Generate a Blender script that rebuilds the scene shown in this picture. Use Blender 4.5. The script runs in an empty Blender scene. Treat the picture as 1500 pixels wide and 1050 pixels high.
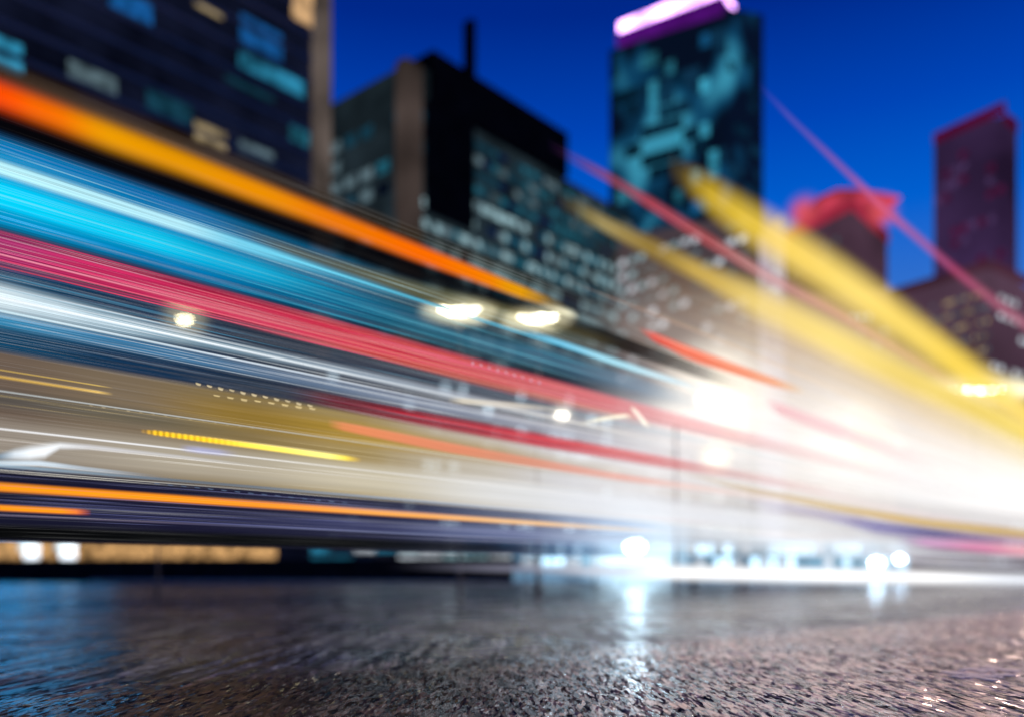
import bpy, math, random
from mathutils import Vector
random.seed(7)
S = bpy.context.scene
COL = S.collection

# ------------------------------------------------------------------ camera
F, CX, HY, H = 1300.0, 750.0, 838.0, 1.2          # focal length (px of the 1500 px picture), centre, horizon, eye height
TH = math.atan(1110 / F)                            # heading of the road, to the right of the view
ST, CT = math.sin(TH), math.cos(TH)
cam = bpy.data.cameras.new('camera'); co = bpy.data.objects.new('camera', cam); COL.objects.link(co)
cam.sensor_width = 36; cam.lens = 36 * F / 1500
cam.shift_y = (HY - 525) / 1500
co.location = (0, 0, H); co.rotation_euler = (math.pi / 2, 0, 0)
cam.clip_end = 6000; cam.clip_start = .05
cam.dof.use_dof = True; cam.dof.focus_distance = 8.3; cam.dof.aperture_fstop = 0.245
S.camera = co

# ------------------------------------------------------------------ sky, sun, exposure
def lin(c):
    return tuple(((v / 255) / 12.92 if v / 255 <= .04045 else ((v / 255 + .055) / 1.055) ** 2.4) for v in c)
W = bpy.data.worlds.new('World'); S.world = W; W.use_nodes = True
nt = W.node_tree; nt.nodes.clear()
out = nt.nodes.new('ShaderNodeOutputWorld'); bg = nt.nodes.new('ShaderNodeBackground')
tc = nt.nodes.new('ShaderNodeTexCoord'); sx = nt.nodes.new('ShaderNodeSeparateXYZ'); rp = nt.nodes.new('ShaderNodeValToRGB')
nt.links.new(tc.outputs['Generated'], sx.inputs[0]); nt.links.new(sx.outputs[2], rp.inputs[0])
nt.links.new(rp.outputs[0], bg.inputs[0]); nt.links.new(bg.outputs[0], out.inputs[0])
el = rp.color_ramp.elements
el[0].position = 0; el[0].color = (*lin((90, 130, 200)), 1)
el[1].position = 1; el[1].color = (*lin((0, 20, 80)), 1)
for p, c in ((.28, (50, 112, 205)), (.36, (0, 96, 208)), (.44, (0, 68, 182)), (.53, (0, 40, 138))):
    e = el.new(p); e.color = (*lin(c), 1)
bg.inputs[1].default_value = 1.0
sun = bpy.data.lights.new('sun', 'SUN'); sun.energy = 3.2; sun.angle = math.radians(10); sun.color = (1, .66, .5)
so = bpy.data.objects.new('sun', sun); so.rotation_euler = (math.radians(75), 0, math.radians(133)); COL.objects.link(so)
S.view_settings.view_transform = 'Standard'; S.view_settings.look = 'None'
S.view_settings.exposure = 0; S.view_settings.gamma = 1
S.cycles.use_denoising = True
S.cycles.transparent_max_bounces = 64
S.cycles.max_bounces = 5; S.cycles.diffuse_bounces = 2; S.cycles.glossy_bounces = 3
S.cycles.sample_clamp_indirect = 6

# ------------------------------------------------------------------ helpers
def link(o, parent=None):
    COL.objects.link(o)
    if parent: o.parent = parent
    return o
def mesh_obj(name, verts, faces, mat, parent=None):
    m = bpy.data.meshes.new(name); m.from_pydata([tuple(v) for v in verts], [], faces); m.update()
    m.materials.append(mat)
    return link(bpy.data.objects.new(name, m), parent)
def tag(o, label=None, cat=None, group=None, kind=None):
    if label: o['label'] = label
    if cat: o['category'] = cat
    if group: o['group'] = group
    if kind: o['kind'] = kind
    return o
def empty(name, loc=(0, 0, 0)):
    o = bpy.data.objects.new(name, None); o.location = loc; COL.objects.link(o); return o
class MB:
    """collects shapes for one mesh object"""
    def __init__(s): s.v = []; s.f = []
    def add(s, v, f):
        n = len(s.v); s.v += [Vector(p) for p in v]; s.f += [tuple(i + n for i in q) for q in f]
    def box(s, x0, x1, y0, y1, z0, z1):
        s.add([(x0, y0, z0), (x1, y0, z0), (x1, y1, z0), (x0, y1, z0), (x0, y0, z1), (x1, y0, z1), (x1, y1, z1), (x0, y1, z1)],
              [(0, 3, 2, 1), (4, 5, 6, 7), (0, 1, 5, 4), (1, 2, 6, 5), (2, 3, 7, 6), (3, 0, 4, 7)])
    def obox(s, o, e, n, a0, a1, z0, z1, d0, d1):
        """box on a facade: origin o, unit e along, n outward; a along, d outward"""
        p = lambda a, d, z: (o[0] + e[0] * a + n[0] * d, o[1] + e[1] * a + n[1] * d, z)
        s.add([p(a0, d1, z0), p(a1, d1, z0), p(a1, d0, z0), p(a0, d0, z0), p(a0, d1, z1), p(a1, d1, z1), p(a1, d0, z1), p(a0, d0, z1)],
              [(0, 3, 2, 1), (4, 5, 6, 7), (0, 1, 5, 4), (1, 2, 6, 5), (2, 3, 7, 6), (3, 0, 4, 7)])
    def tube(s, pts, rads, k=10, cap=True):
        n0 = len(s.v); P = [Vector(p) for p in pts]
        for i, p in enumerate(P):
            d = (P[min(i + 1, len(P) - 1)] - P[max(i - 1, 0)]).normalized()
            a = d.cross(Vector((0, 1, 0) if abs(d.y) < .9 else (1, 0, 0))).normalized(); b = d.cross(a)
            for j in range(k):
                t = 2 * math.pi * j / k
                s.v.append(p + (a * math.cos(t) + b * math.sin(t)) * rads[i])
        for i in range(len(P) - 1):
            for j in range(k):
                j2 = (j + 1) % k
                s.f.append((n0 + i * k + j, n0 + i * k + j2, n0 + (i + 1) * k + j2, n0 + (i + 1) * k + j))
        if cap:
            s.f.append(tuple(n0 + j for j in reversed(range(k)))); s.f.append(tuple(n0 + (len(P) - 1) * k + j for j in range(k)))
    def ball(s, c, r, k=20, m=12, sq=(1, 1, 1)):
        n0 = len(s.v)
        for i in range(m + 1):
            p = math.pi * i / m
            for j in range(k):
                t = 2 * math.pi * j / k
                s.v.append(Vector((c[0] + r * sq[0] * math.sin(p) * math.cos(t), c[1] + r * sq[1] * math.sin(p) * math.sin(t), c[2] + r * sq[2] * math.cos(p))))
        for i in range(m):
            for j in range(k):
                j2 = (j + 1) % k
                s.f.append((n0 + i * k + j, n0 + (i + 1) * k + j, n0 + (i + 1) * k + j2, n0 + i * k + j2))
    def build(s, name, mat, parent=None, smooth=False):
        o = mesh_obj(name, s.v, s.f, mat, parent)
        if smooth:
            for p in o.data.polygons: p.use_smooth = True
        return o
def at(x, y, Y): return Vector(((x - CX) / F * Y, Y, H + (HY - y) / F * Y))
def on_road(x, y, L):
    """the point seen at x, y on the vertical plane that runs along the road, L metres to its left"""
    a = (x - CX) / F; Y = L / (ST - a * CT)
    return Vector((a * Y, Y, H + (HY - y) / F * Y))
def vp(y0, x): return y0 + (HY - y0) / 1860 * x

# ------------------------------------------------------------------ materials
def newmat(name):
    m = bpy.data.materials.new(name); m.use_nodes = True; m.node_tree.nodes.clear()
    return m, m.node_tree
def N(nt, t, **kw):
    n = nt.nodes.new(t)
    for k, v in kw.items():
        if k.startswith('i'):
            n.inputs[int(k[1:])].default_value = v
        else: setattr(n, k, v)
    return n
def math_n(nt, op, a=None, b=None, c=None, clamp=False):
    n = nt.nodes.new('ShaderNodeMath'); n.operation = op; n.use_clamp = clamp
    for i, v in enumerate((a, b, c)):
        if v is None: continue
        if isinstance(v, (int, float)): n.inputs[i].default_value = v
        else: nt.links.new(v, n.inputs[i])
    return n.outputs[0]
def maprange(nt, v, a, b, c, d, smooth=False):
    n = nt.nodes.new('ShaderNodeMapRange'); n.clamp = True
    if smooth: n.interpolation_type = 'SMOOTHSTEP'
    nt.links.new(v, n.inputs[0])
    for i, x in enumerate((a, b, c, d)): n.inputs[i + 1].default_value = x
    return n.outputs[0]

def trail_mat(soft, sv, amt, amod, beads=0, grid=0):
    """light: colour and opacity come with the trail, fine streaks run along it"""
    m, t = newmat('light_of_trail')
    L = t.links.new
    at_ = N(t, 'ShaderNodeAttribute', attribute_name='col')
    uv = N(t, 'ShaderNodeAttribute', attribute_name='uvw')
    sp = N(t, 'ShaderNodeSeparateXYZ'); L(uv.outputs['Vector'], sp.inputs[0])
    u, v, w = sp.outputs
    e = math_n(t, 'MINIMUM', v, math_n(t, 'SUBTRACT', 1.0, v))
    prof = maprange(t, e, 0, max(soft, .01), 0, 1, True)
    cb = N(t, 'ShaderNodeCombineXYZ')
    L(math_n(t, 'MULTIPLY', u, 1.6), cb.inputs[0]); L(math_n(t, 'MULTIPLY', v, sv), cb.inputs[1]); L(w, cb.inputs[2])
    no = N(t, 'ShaderNodeTexNoise'); no.inputs['Scale'].default_value = 1; no.inputs['Detail'].default_value = 4; no.inputs['Roughness'].default_value = .65
    L(cb.outputs[0], no.inputs['Vector'])
    st = maprange(t, no.outputs['Fac'], .28, .72, 1 - amt, 1 + amt)
    cb2 = N(t, 'ShaderNodeCombineXYZ'); L(math_n(t, 'MULTIPLY', u, 2.6), cb2.inputs[0]); L(math_n(t, 'MULTIPLY', v, sv * 1.9), cb2.inputs[1]); L(math_n(t, 'ADD', w, 9.1), cb2.inputs[2])
    n2 = N(t, 'ShaderNodeTexNoise'); n2.inputs['Scale'].default_value = 1; n2.inputs['Detail'].default_value = 2; L(cb2.outputs[0], n2.inputs['Vector'])
    core = math_n(t, 'MULTIPLY', maprange(t, n2.outputs['Fac'], .56, .74, 0, 1), amt * .55)
    if beads:      # the separate flashes of a pulsed lamp, closer and closer until they run together
        s = math_n(t, 'SINE', math_n(t, 'MULTIPLY', u, beads))
        fade = maprange(t, u, .2, .36, 1, 0)
        st = math_n(t, 'MULTIPLY', st, math_n(t, 'ADD', 1.0, math_n(t, 'MULTIPLY', math_n(t, 'MULTIPLY', s, .45), fade)))
    if grid:
        s = math_n(t, 'SINE', math_n(t, 'ADD', math_n(t, 'MULTIPLY', u, grid), math_n(t, 'MULTIPLY', v, 40)))
        s2 = math_n(t, 'SINE', math_n(t, 'MULTIPLY', v, 70))
        st = math_n(t, 'MULTIPLY', st, math_n(t, 'ADD', 1.0, math_n(t, 'MULTIPLY', math_n(t, 'ADD', s, s2), .3)))
    sep = N(t, 'ShaderNodeVectorMath', operation='SCALE'); L(at_.outputs['Color'], sep.inputs[0]); L(st, sep.inputs['Scale'])
    cr = N(t, 'ShaderNodeCombineXYZ'); [L(core, cr.inputs[i]) for i in range(3)]
    ac = N(t, 'ShaderNodeVectorMath', operation='ADD'); L(sep.outputs[0], ac.inputs[0]); L(cr.outputs[0], ac.inputs[1])
    em = N(t, 'ShaderNodeEmission'); L(ac.outputs[0], em.inputs[0])
    tr = N(t, 'ShaderNodeBsdfTransparent'); mx = N(t, 'ShaderNodeMixShader'); o = N(t, 'ShaderNodeOutputMaterial')
    al = math_n(t, 'MULTIPLY', prof, at_.outputs['Alpha'])
    if amod:
        al = math_n(t, 'MULTIPLY', al, maprange(t, no.outputs['Fac'], .5 - .25, .5 + .15, 1 - amod, 1))
    # two faces, front and back, each carry half of the opacity
    al = math_n(t, 'SUBTRACT', 1.0, math_n(t, 'SQRT', math_n(t, 'SUBTRACT', 1.0, al, clamp=True)))
    L(al, mx.inputs[0]); L(tr.outputs[0], mx.inputs[1]); L(em.outputs[0], mx.inputs[2]); L(mx.outputs[0], o.inputs[0])
    m.cycles.emission_sampling = 'NONE'
    return m
_tm = {}
def tmat(*a):
    if a not in _tm: _tm[a] = trail_mat(*a)
    return _tm[a]
_seed = [0]
def trail(name, label, keys, L, soft=.3, lines=4, amt=.25, amod=0, beads=0, grid=0, cat='light trail', group='light trails over the road', parent=None, thick=.035, into=None):
    """keys: x, y top, y bottom, colour 0-255, opacity, strength"""
    keys = [k if len(k) == 6 else (*k, 1.0) for k in keys]
    x0, x1 = keys[0][0], keys[-1][0]
    n = max(6, int((x1 - x0) / 22)); R = 6; amt *= 1.3
    hpx = max(abs(k[2] - k[1]) for k in keys)
    sv = round(hpx / lines + 1, 0)
    _seed[0] += 3.7
    vs, cols, uvs, fs = [], [], [], []
    for i in range(n + 1):
        x = x0 + (x1 - x0) * i / n
        j = 0
        while j < len(keys) - 2 and x > keys[j + 1][0]: j += 1
        a, b = keys[j], keys[j + 1]; f = min(1, max(0, (x - a[0]) / (b[0] - a[0])))
        yt = a[1] + (b[1] - a[1]) * f; yb = a[2] + (b[2] - a[2]) * f
        ca, cb = lin(a[3]), lin(b[3])
        g = f * f * (3 - 2 * f)
        st = a[5] + (b[5] - a[5]) * g
        c = [(ca[q] + (cb[q] - ca[q]) * g) * st for q in range(3)] + [min(.9995, a[4] + (b[4] - a[4]) * g)]
        for side in (-1, 1):
            for r in range(R + 1):
                v = r / R
                vs.append(on_road(x, yt + (yb - yt) * v, L + side * thick * math.sin(math.pi * v) + side * .002)); cols.append(c); uvs.append((x / 1000, v, _seed[0]))
    K = 2 * (R + 1)
    for i in range(n):
        for r in range(R):
            a = i * K + r
            fs.append((a, a + 1, a + K + 1, a + K))
            a += R + 1
            fs.append((a, a + K, a + K + 1, a + 1))
        for r, rr in ((0, R + 1), (R, 2 * R + 1)):
            fs.append((i * K + r, i * K + K + r, i * K + K + rr, i * K + rr))
    for i in (0, n):
        for r in range(R):
            a = i * K + r; fs.append((a, a + 1, a + R + 2, a + R + 1))
    if into is not None:
        k = len(into[0]); into[0].extend(vs); into[1].extend(cols); into[2].extend(uvs); into[3].extend([tuple(i + k for i in f) for f in fs]); return
    o = mesh_obj(name, vs, fs, tmat(soft, sv, min(1.1, amt), amod, beads, grid), parent)
    ca = o.data.attributes.new('col', 'FLOAT_COLOR', 'POINT'); uu = o.data.attributes.new('uvw', 'FLOAT_VECTOR', 'POINT')
    ca.data.foreach_set('color', [q for c in cols for q in c]); uu.data.foreach_set('vector', [q for c in uvs for q in c])
    for p in o.data.polygons: p.use_smooth = True
    if parent is None: tag(o, label, cat, group)
    elif label: o['label'] = label
    return o
def vtrail(name, label, yt, yb, keys, L, **kw):
    """a trail whose edges run to the vanishing point; keys: x, colour, opacity, strength"""
    return trail(name, label, [(k[0], vp(yt, k[0]), vp(yb, k[0]), *k[1:]) for k in keys], L, **kw)

def surf(name, col, rough=.6, var=.25, scale=2.0, metal=0, spec=.5, bump=0):
    m, t = newmat(name); L = t.links.new
    tcd = N(t, 'ShaderNodeTexCoord'); no = N(t, 'ShaderNodeTexNoise'); no.inputs['Scale'].default_value = scale; no.inputs['Detail'].default_value = 5
    L(tcd.outputs['Object'], no.inputs['Vector'])
    r = N(t, 'ShaderNodeValToRGB'); L(no.outputs['Fac'], r.inputs[0])
    r.color_ramp.elements[0].position = .3; r.color_ramp.elements[1].position = .7
    r.color_ramp.elements[0].color = (*[c * (1 - var) for c in col], 1); r.color_ramp.elements[1].color = (*[c * (1 + var) for c in col], 1)
    b = N(t, 'ShaderNodeBsdfPrincipled'); L(r.outputs[0], b.inputs['Base Color']); b.inputs['Roughness'].default_value = rough; b.inputs['Metallic'].default_value = metal
    if spec == 0: b.inputs['Specular IOR Level'].default_value = 0
    if bump:
        bp = N(t, 'ShaderNodeBump'); bp.inputs['Strength'].default_value = bump; L(no.outputs['Fac'], bp.inputs['Height']); L(bp.outputs[0], b.inputs['Normal'])
    o = N(t, 'ShaderNodeOutputMaterial'); L(b.outputs[0], o.inputs[0]); return m
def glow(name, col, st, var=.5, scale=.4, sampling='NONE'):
    """uneven emission: lamps and lit windows, also light put into walls and roofs"""
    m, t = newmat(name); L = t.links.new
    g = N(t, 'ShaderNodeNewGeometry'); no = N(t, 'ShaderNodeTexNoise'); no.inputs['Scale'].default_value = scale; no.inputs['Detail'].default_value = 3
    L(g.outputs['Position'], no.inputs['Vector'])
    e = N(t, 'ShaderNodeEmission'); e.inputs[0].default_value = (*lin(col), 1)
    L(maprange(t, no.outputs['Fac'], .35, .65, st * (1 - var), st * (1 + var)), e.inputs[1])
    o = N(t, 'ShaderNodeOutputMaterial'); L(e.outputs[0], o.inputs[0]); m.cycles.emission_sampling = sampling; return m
def halo(name, col, st, power=2.5, al=1.0):
    """painted glow: emission on a ball, strongest through its middle"""
    m, t = newmat(name); L = t.links.new
    lw = N(t, 'ShaderNodeLayerWeight'); lw.inputs[0].default_value = .5
    f = math_n(t, 'POWER', math_n(t, 'SUBTRACT', 1.0, lw.outputs['Facing']), power)
    e = N(t, 'ShaderNodeEmission'); e.inputs[0].default_value = (*lin(col), 1); e.inputs[1].default_value = st
    tr = N(t, 'ShaderNodeBsdfTransparent'); mx = N(t, 'ShaderNodeMixShader'); o = N(t, 'ShaderNodeOutputMaterial')
    L(math_n(t, 'MULTIPLY', f, al * .6), mx.inputs[0]); L(tr.outputs[0], mx.inputs[1]); L(e.outputs[0], mx.inputs[2]); L(mx.outputs[0], o.inputs[0])
    m.cycles.emission_sampling = 'NONE'; return m

# ------------------------------------------------------------------ ground
def ground_mat():
    m, t = newmat('wet_asphalt'); L = t.links.new
    g = N(t, 'ShaderNodeNewGeometry'); sp = N(t, 'ShaderNodeSeparateXYZ'); L(g.outputs['Position'], sp.inputs[0])
    X, Y, Z = sp.outputs
    big = N(t, 'ShaderNodeTexNoise'); big.inputs['Scale'].default_value = .35; big.inputs['Detail'].default_value = 6; L(g.outputs['Position'], big.inputs['Vector'])
    # the far, smoother lane and the near, coarse patch meet along a bent edge
    d = math_n(t, 'SUBTRACT', Y, math_n(t, 'ADD', math_n(t, 'MULTIPLY', X, .93), 13.0))
    d = math_n(t, 'ADD', d, math_n(t, 'MULTIPLY', math_n(t, 'SUBTRACT', big.outputs['Fac'], .5), 3.0))
    near = maprange(t, d, -1.2, 1.4, 1, 0, True)
    # stone cells, near and far, stretched along the view depth against foreshortening
    mp = N(t, 'ShaderNodeMapping'); mp.inputs['Scale'].default_value = (1, .17, 1); mp.inputs['Rotation'].default_value = (0, 0, .12); L(g.outputs['Position'], mp.inputs[0])
    vor = N(t, 'ShaderNodeTexVoronoi'); vor.inputs['Scale'].default_value = 22; L(mp.outputs[0], vor.inputs['Vector'])
    vo2 = N(t, 'ShaderNodeTexVoronoi'); vo2.inputs['Scale'].default_value = 46; L(mp.outputs[0], vo2.inputs['Vector'])
    sc = N(t, 'ShaderNodeSeparateColor'); L(vor.outputs['Color'], sc.inputs[0])
    s2 = N(t, 'ShaderNodeSeparateColor'); L(vo2.outputs['Color'], s2.inputs[0])
    mf = N(t, 'ShaderNodeMapping'); mf.inputs['Scale'].default_value = (1, .07, 1); mf.inputs['Rotation'].default_value = (0, 0, .1); L(g.outputs['Position'], mf.inputs[0])
    vf = N(t, 'ShaderNodeTexVoronoi'); vf.inputs['Scale'].default_value = 8; L(mf.outputs[0], vf.inputs['Vector'])
    sf_ = N(t, 'ShaderNodeSeparateColor'); L(vf.outputs['Color'], sf_.inputs[0])
    chip = math_n(t, 'POWER', sf_.outputs[0], 2.0)
    stone = math_n(t, 'POWER', math_n(t, 'ADD', math_n(t, 'MULTIPLY', sc.outputs[0], .6), math_n(t, 'MULTIPLY', s2.outputs[1], .4)), 1.9)
    side = maprange(t, math_n(t, 'ADD', X, math_n(t, 'MULTIPLY', big.outputs['Fac'], 2)), 0.3, 5.0, 0.035, 1, True)  # stones paler to the right: light on the road put into their colour
    mix = N(t, 'ShaderNodeMix', data_type='RGBA'); mix.inputs['A'].default_value = (.02, .015, .013, 1); mix.inputs['B'].default_value = (.95, .66, .48, 1)
    fac = math_n(t, 'MULTIPLY', stone, math_n(t, 'ADD', math_n(t, 'ADD', .04, math_n(t, 'MULTIPLY', math_n(t, 'MULTIPLY', math_n(t, 'SUBTRACT', 1.0, near), chip), 1.6)), math_n(t, 'MULTIPLY', math_n(t, 'MULTIPLY', near, side), 2.4)), clamp=True)
    L(fac, mix.inputs['Factor'])
    bc = N(t, 'ShaderNodeMix', data_type='RGBA'); bc.inputs['A'].default_value = (.42, .5, .56, 1); bc.inputs['B'].default_value = (.92, .69, .54, 1); L(near, bc.inputs['Factor']); L(bc.outputs['Result'], mix.inputs['B'])
    b = N(t, 'ShaderNodeBsdfPrincipled'); L(mix.outputs['Result'], b.inputs['Base Color'])
    L(math_n(t, 'ADD', maprange(t, big.outputs['Fac'], .35, .65, .2, .34), math_n(t, 'MULTIPLY', near, -.06)), b.inputs['Roughness'])
    L(math_n(t, 'SUBTRACT', .5, math_n(t, 'MULTIPLY', near, .36)), b.inputs['Specular IOR Level'])
    # every stone lies at its own slant
    ctr = N(t, 'ShaderNodeVectorMath', operation='SUBTRACT'); L(vor.outputs['Color'], ctr.inputs[0]); ctr.inputs[1].default_value = (.5, .5, .5)
    ct2 = N(t, 'ShaderNodeVectorMath', operation='SUBTRACT'); L(vo2.outputs['Color'], ct2.inputs[0]); ct2.inputs[1].default_value = (.5, .5, .5)
    ad = N(t, 'ShaderNodeVectorMath', operation='ADD'); L(ctr.outputs[0], ad.inputs[0]); L(ct2.outputs[0], ad.inputs[1])
    sl = N(t, 'ShaderNodeVectorMath', operation='MULTIPLY'); cf = N(t, 'ShaderNodeVectorMath', operation='SUBTRACT'); L(vf.outputs['Color'], cf.inputs[0]); cf.inputs[1].default_value = (.5, .5, .5)
    cfs = N(t, 'ShaderNodeVectorMath', operation='SCALE'); L(cf.outputs[0], cfs.inputs[0]); L(math_n(t, 'MULTIPLY', math_n(t, 'SUBTRACT', 1.0, near), 1.3), cfs.inputs['Scale'])
    adf = N(t, 'ShaderNodeVectorMath', operation='ADD'); L(ad.outputs[0], adf.inputs[0]); L(cfs.outputs[0], adf.inputs[1])
    L(adf.outputs[0], sl.inputs[0]); sl.inputs[1].default_value = (1, 1, 0)
    s3 = N(t, 'ShaderNodeVectorMath', operation='SCALE'); L(sl.outputs[0], s3.inputs[0]); L(math_n(t, 'ADD', .26, math_n(t, 'MULTIPLY', near, .44)), s3.inputs['Scale'])
    up = N(t, 'ShaderNodeVectorMath', operation='ADD'); L(s3.outputs[0], up.inputs[0]); up.inputs[1].default_value = (0, 0, 1)
    nz = N(t, 'ShaderNodeVectorMath', operation='NORMALIZE'); L(up.outputs[0], nz.inputs[0]); L(nz.outputs[0], b.inputs['Normal'])
    o = N(t, 'ShaderNodeOutputMaterial'); L(b.outputs[0], o.inputs[0]); return m
def ground_y(x, y):
    Y = F * H / (y - HY); return Vector(((x - CX) / F * Y, Y, 0))
tag(mesh_obj('road', [(-1500, -60, 0), (1500, -60, 0), (1500, 2500, 0), (-1500, 2500, 0)], [(0, 1, 2, 3)], ground_mat()), kind='structure')
M_kerb = surf('kerb_stone', (.45, .4, .38), .5, .2, 1)
k0 = ground_y(-900, 848); k1 = ground_y(1900, 857)
kb = MB()
e = (k1 - k0).normalized(); n = Vector((e.y, -e.x, 0))
kb.obox(k0, e, n, 0, (k1 - k0).length, 0, .2, -.4, 0)
tag(kb.build('kerb', M_kerb), kind='structure')

# ------------------------------------------------------------------ buildings
def wall_mat(col, var=.3, em=None):
    return surf('facade', col, .45, var, .15)
def building(name, label, foot, top, wmat, faces, cat='building', group='towers along the skyline', extra=None):
    """foot: ground points (x, y) anticlockwise from above; top: heights per point; faces: list of dict for window grids"""
    root = empty(name, (*foot[0], 0))
    def child(mb, nm, mat):
        o = mb.build(nm, mat); o.data.transform(__import__('mathutils').Matrix.Translation((-foot[0][0], -foot[0][1], 0))); o.parent = root; return o
    n = len(foot); mb = MB()
    vs = [(p[0], p[1], 0) for p in foot] + [(p[0], p[1], top[i]) for i, p in enumerate(foot)]
    mb.add(vs, [tuple(reversed(range(n))), tuple(range(n, 2 * n))] + [(i, (i + 1) % n, n + (i + 1) % n, n + i) for i in range(n)])
    child(mb, 'wall', wmat)
    wins = []
    for fd in faces:
        i = fd['side']; a = Vector((*foot[i], 0)); b = Vector((*foot[(i + 1) % n], 0)); e = (b - a); W_ = e.length; e.normalize(); nn = Vector((e.y, -e.x, 0))
        nb, nf = fd['bays'], fd['floors']; z0, z1 = fd.get('z', (3, min(top[i], top[(i + 1) % n]) - 2))
        a0, a1 = fd.get('span', (0, W_)); bw = (a1 - a0) / nb; fh = (z1 - z0) / nf
        ww, wh = fd.get('w', .6), fd.get('h', .5)
        # floor ledges and piers in relief
        if fd.get('ledge', True):
            lm = MB()
            for k in range(nf + 1): lm.obox(a, e, nn, a0, a1, z0 + k * fh - fh * .08, z0 + k * fh + fh * .08, -.05, .25)
            child(lm, 'ledge', fd.get('lmat', wmat))
        rnd = random.Random(fd.get('seed', 1))
        run = 0
        for k in range(nf):
            for q in range(nb):
                if run > 0: run -= 1; lit = True
                else:
                    lit = rnd.random() < fd['lit']
                    if lit: run = rnd.randint(0, fd.get('run', 2))
                mats = fd['mats']
                if lit: mm = mats[rnd.randrange(len(mats))]
                elif rnd.random() < fd.get('dark', .5): mm = fd.get('dmat', M_darkglass)
                else: continue
                x0 = a0 + (q + .5 - ww / 2) * bw; z = z0 + (k + .5 - wh / 2) * fh
                wins.append((fd.get('prio', 0) + (1 if lit else 0), a, e, nn, x0, x0 + ww * bw, z, z + wh * fh, mm))
    wins.sort(key=lambda w: (-w[0], -(w[5] - w[4]) * (w[7] - w[6])))
    rest = {}
    for j, (p, a, e, nn, x0, x1, z0, z1, mm) in enumerate(wins):
        if j < 90:
            mb = MB(); mb.obox(a, e, nn, x0, x1, z0, z1, -.1, .12); child(mb, 'window', mm)
        else:
            rest.setdefault(mm.name, (mm, MB()))[1].obox(a, e, nn, x0, x1, z0, z1, -.1, .12)
    if rest:
        allm = MB(); mats = []; idx = []
        for k, (mm, mb) in rest.items():
            allm.add(mb.v, mb.f); mats.append(mm); idx += [len(mats) - 1] * len(mb.f)
        o = child(allm, 'windows', mats[0])
        for mm in mats[1:]: o.data.materials.append(mm)
        o.data.polygons.foreach_set('material_index', idx); o['kind'] = 'stuff'
    if extra: extra(root, child)
    tag(root, label, cat, group)
    return root
M_darkglass = surf('dark_glass', (.01, .02, .03), .3, .3, .3)
G_cyan = glow('cyan_window', (60, 175, 220), .5, .7, .2)
G_blue = glow('blue_window', (30, 110, 190), .5)
G_pale = glow('pale_window', (175, 215, 225), .6)
G_teal = glow('teal_window', (45, 125, 150), .45)
G_dteal = glow('dim_teal_window', (25, 70, 90), .6)
G_warm = glow('warm_window', (225, 200, 150), .45)
G_white = glow('white_window', (225, 235, 245), .85, .4, .2)
G_grey = glow('grey_lit_window', (110, 135, 145), .5)

# dark block at the top left, its long side along the road
LB = 160.0
def rp2(x, L): p = on_road(x, 400, L); return (p.x, p.y)
def b1_extra(root, child):
    a = Vector((*rp2(-900, LB), 0)); b = Vector((*rp2(478, LB), 0)); e = (b - a).normalized(); nn = Vector((e.y, -e.x, 0))
    def pos(x): return (Vector((*rp2(x, LB), 0)) - a).length
    def strip(x0, x1, y0, y1, mat, nm='window', d=.3):
        p = on_road(x0, y0, LB); q = on_road(x0, y1, LB); mb = MB(); mb.obox(a, e, nn, pos(x0), pos(x1), q.z, p.z, -.1, d); return child(mb, nm, mat)
    strip(-40, 32, 38, 82, G_cyan); strip(350, 445, 72, 98, G_cyan); strip(352, 412, 20, 60, G_blue); strip(160, 222, -25, 8, G_blue)
    strip(425, 452, 180, 205, G_teal); strip(285, 330, 178, 205, G_warm); strip(350, 400, 205, 225, G_grey); strip(100, 170, 88, 118, G_grey); strip(215, 280, 130, 158, G_dteal); strip(285, 325, -5, 8, G_warm)
    strip(330, 400, 110, 118, G_dteal)
    for s in range(14):      # long sills between the storeys
        y = -250 + s * 46
        strip(-850, 476, vp(y, -850), vp(y, -850) + 14, M_sill, 'ledge', .45)
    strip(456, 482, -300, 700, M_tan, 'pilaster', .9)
    # tall panel of lit stone at the top of the corner, hidden cyan glow added at its foot for road reflections
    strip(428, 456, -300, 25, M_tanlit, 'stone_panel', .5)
    sf = glow('reflection_glow', (20, 125, 185), 4.5, .8, .06)
    for xa, xb, za, zb in ((-300, -60, 8, 22), (-50, 40, 7, 26), (48, 120, 9, 22), (126, 165, 10, 19)):
        mb = MB(); mb.obox(a, e, nn, pos(xa), pos(xb), za, zb, -.1, .4); child(mb, 'reflection_glow', sf)
M_sill = surf('sill', (.04, .045, .065), .6, .3, .3)
M_tan = glow('glowing_stone', (110, 98, 92), .55, .6, .06)  # tan light on the stone put into its own emission
M_tanlit = glow('lit_stone', (225, 180, 130), .75, .4, .3)  # lit tone of the stone panel comes from emission
M_navy = glow('navy_facade', (13, 17, 34), 1.0, .6, .08)
p0, p1 = rp2(-900, LB), rp2(478, LB)
nrm = (-CT, ST)
building('office_block', 'huge dark navy office block filling the upper left, with a few cyan lit window strips',
         [p0, p1, (p1[0] + nrm[0] * 40, p1[1] + nrm[1] * 40), (p0[0] + nrm[0] * 40, p0[1] + nrm[1] * 40)], [240] * 4, M_navy, [], extra=b1_extra)

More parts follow.
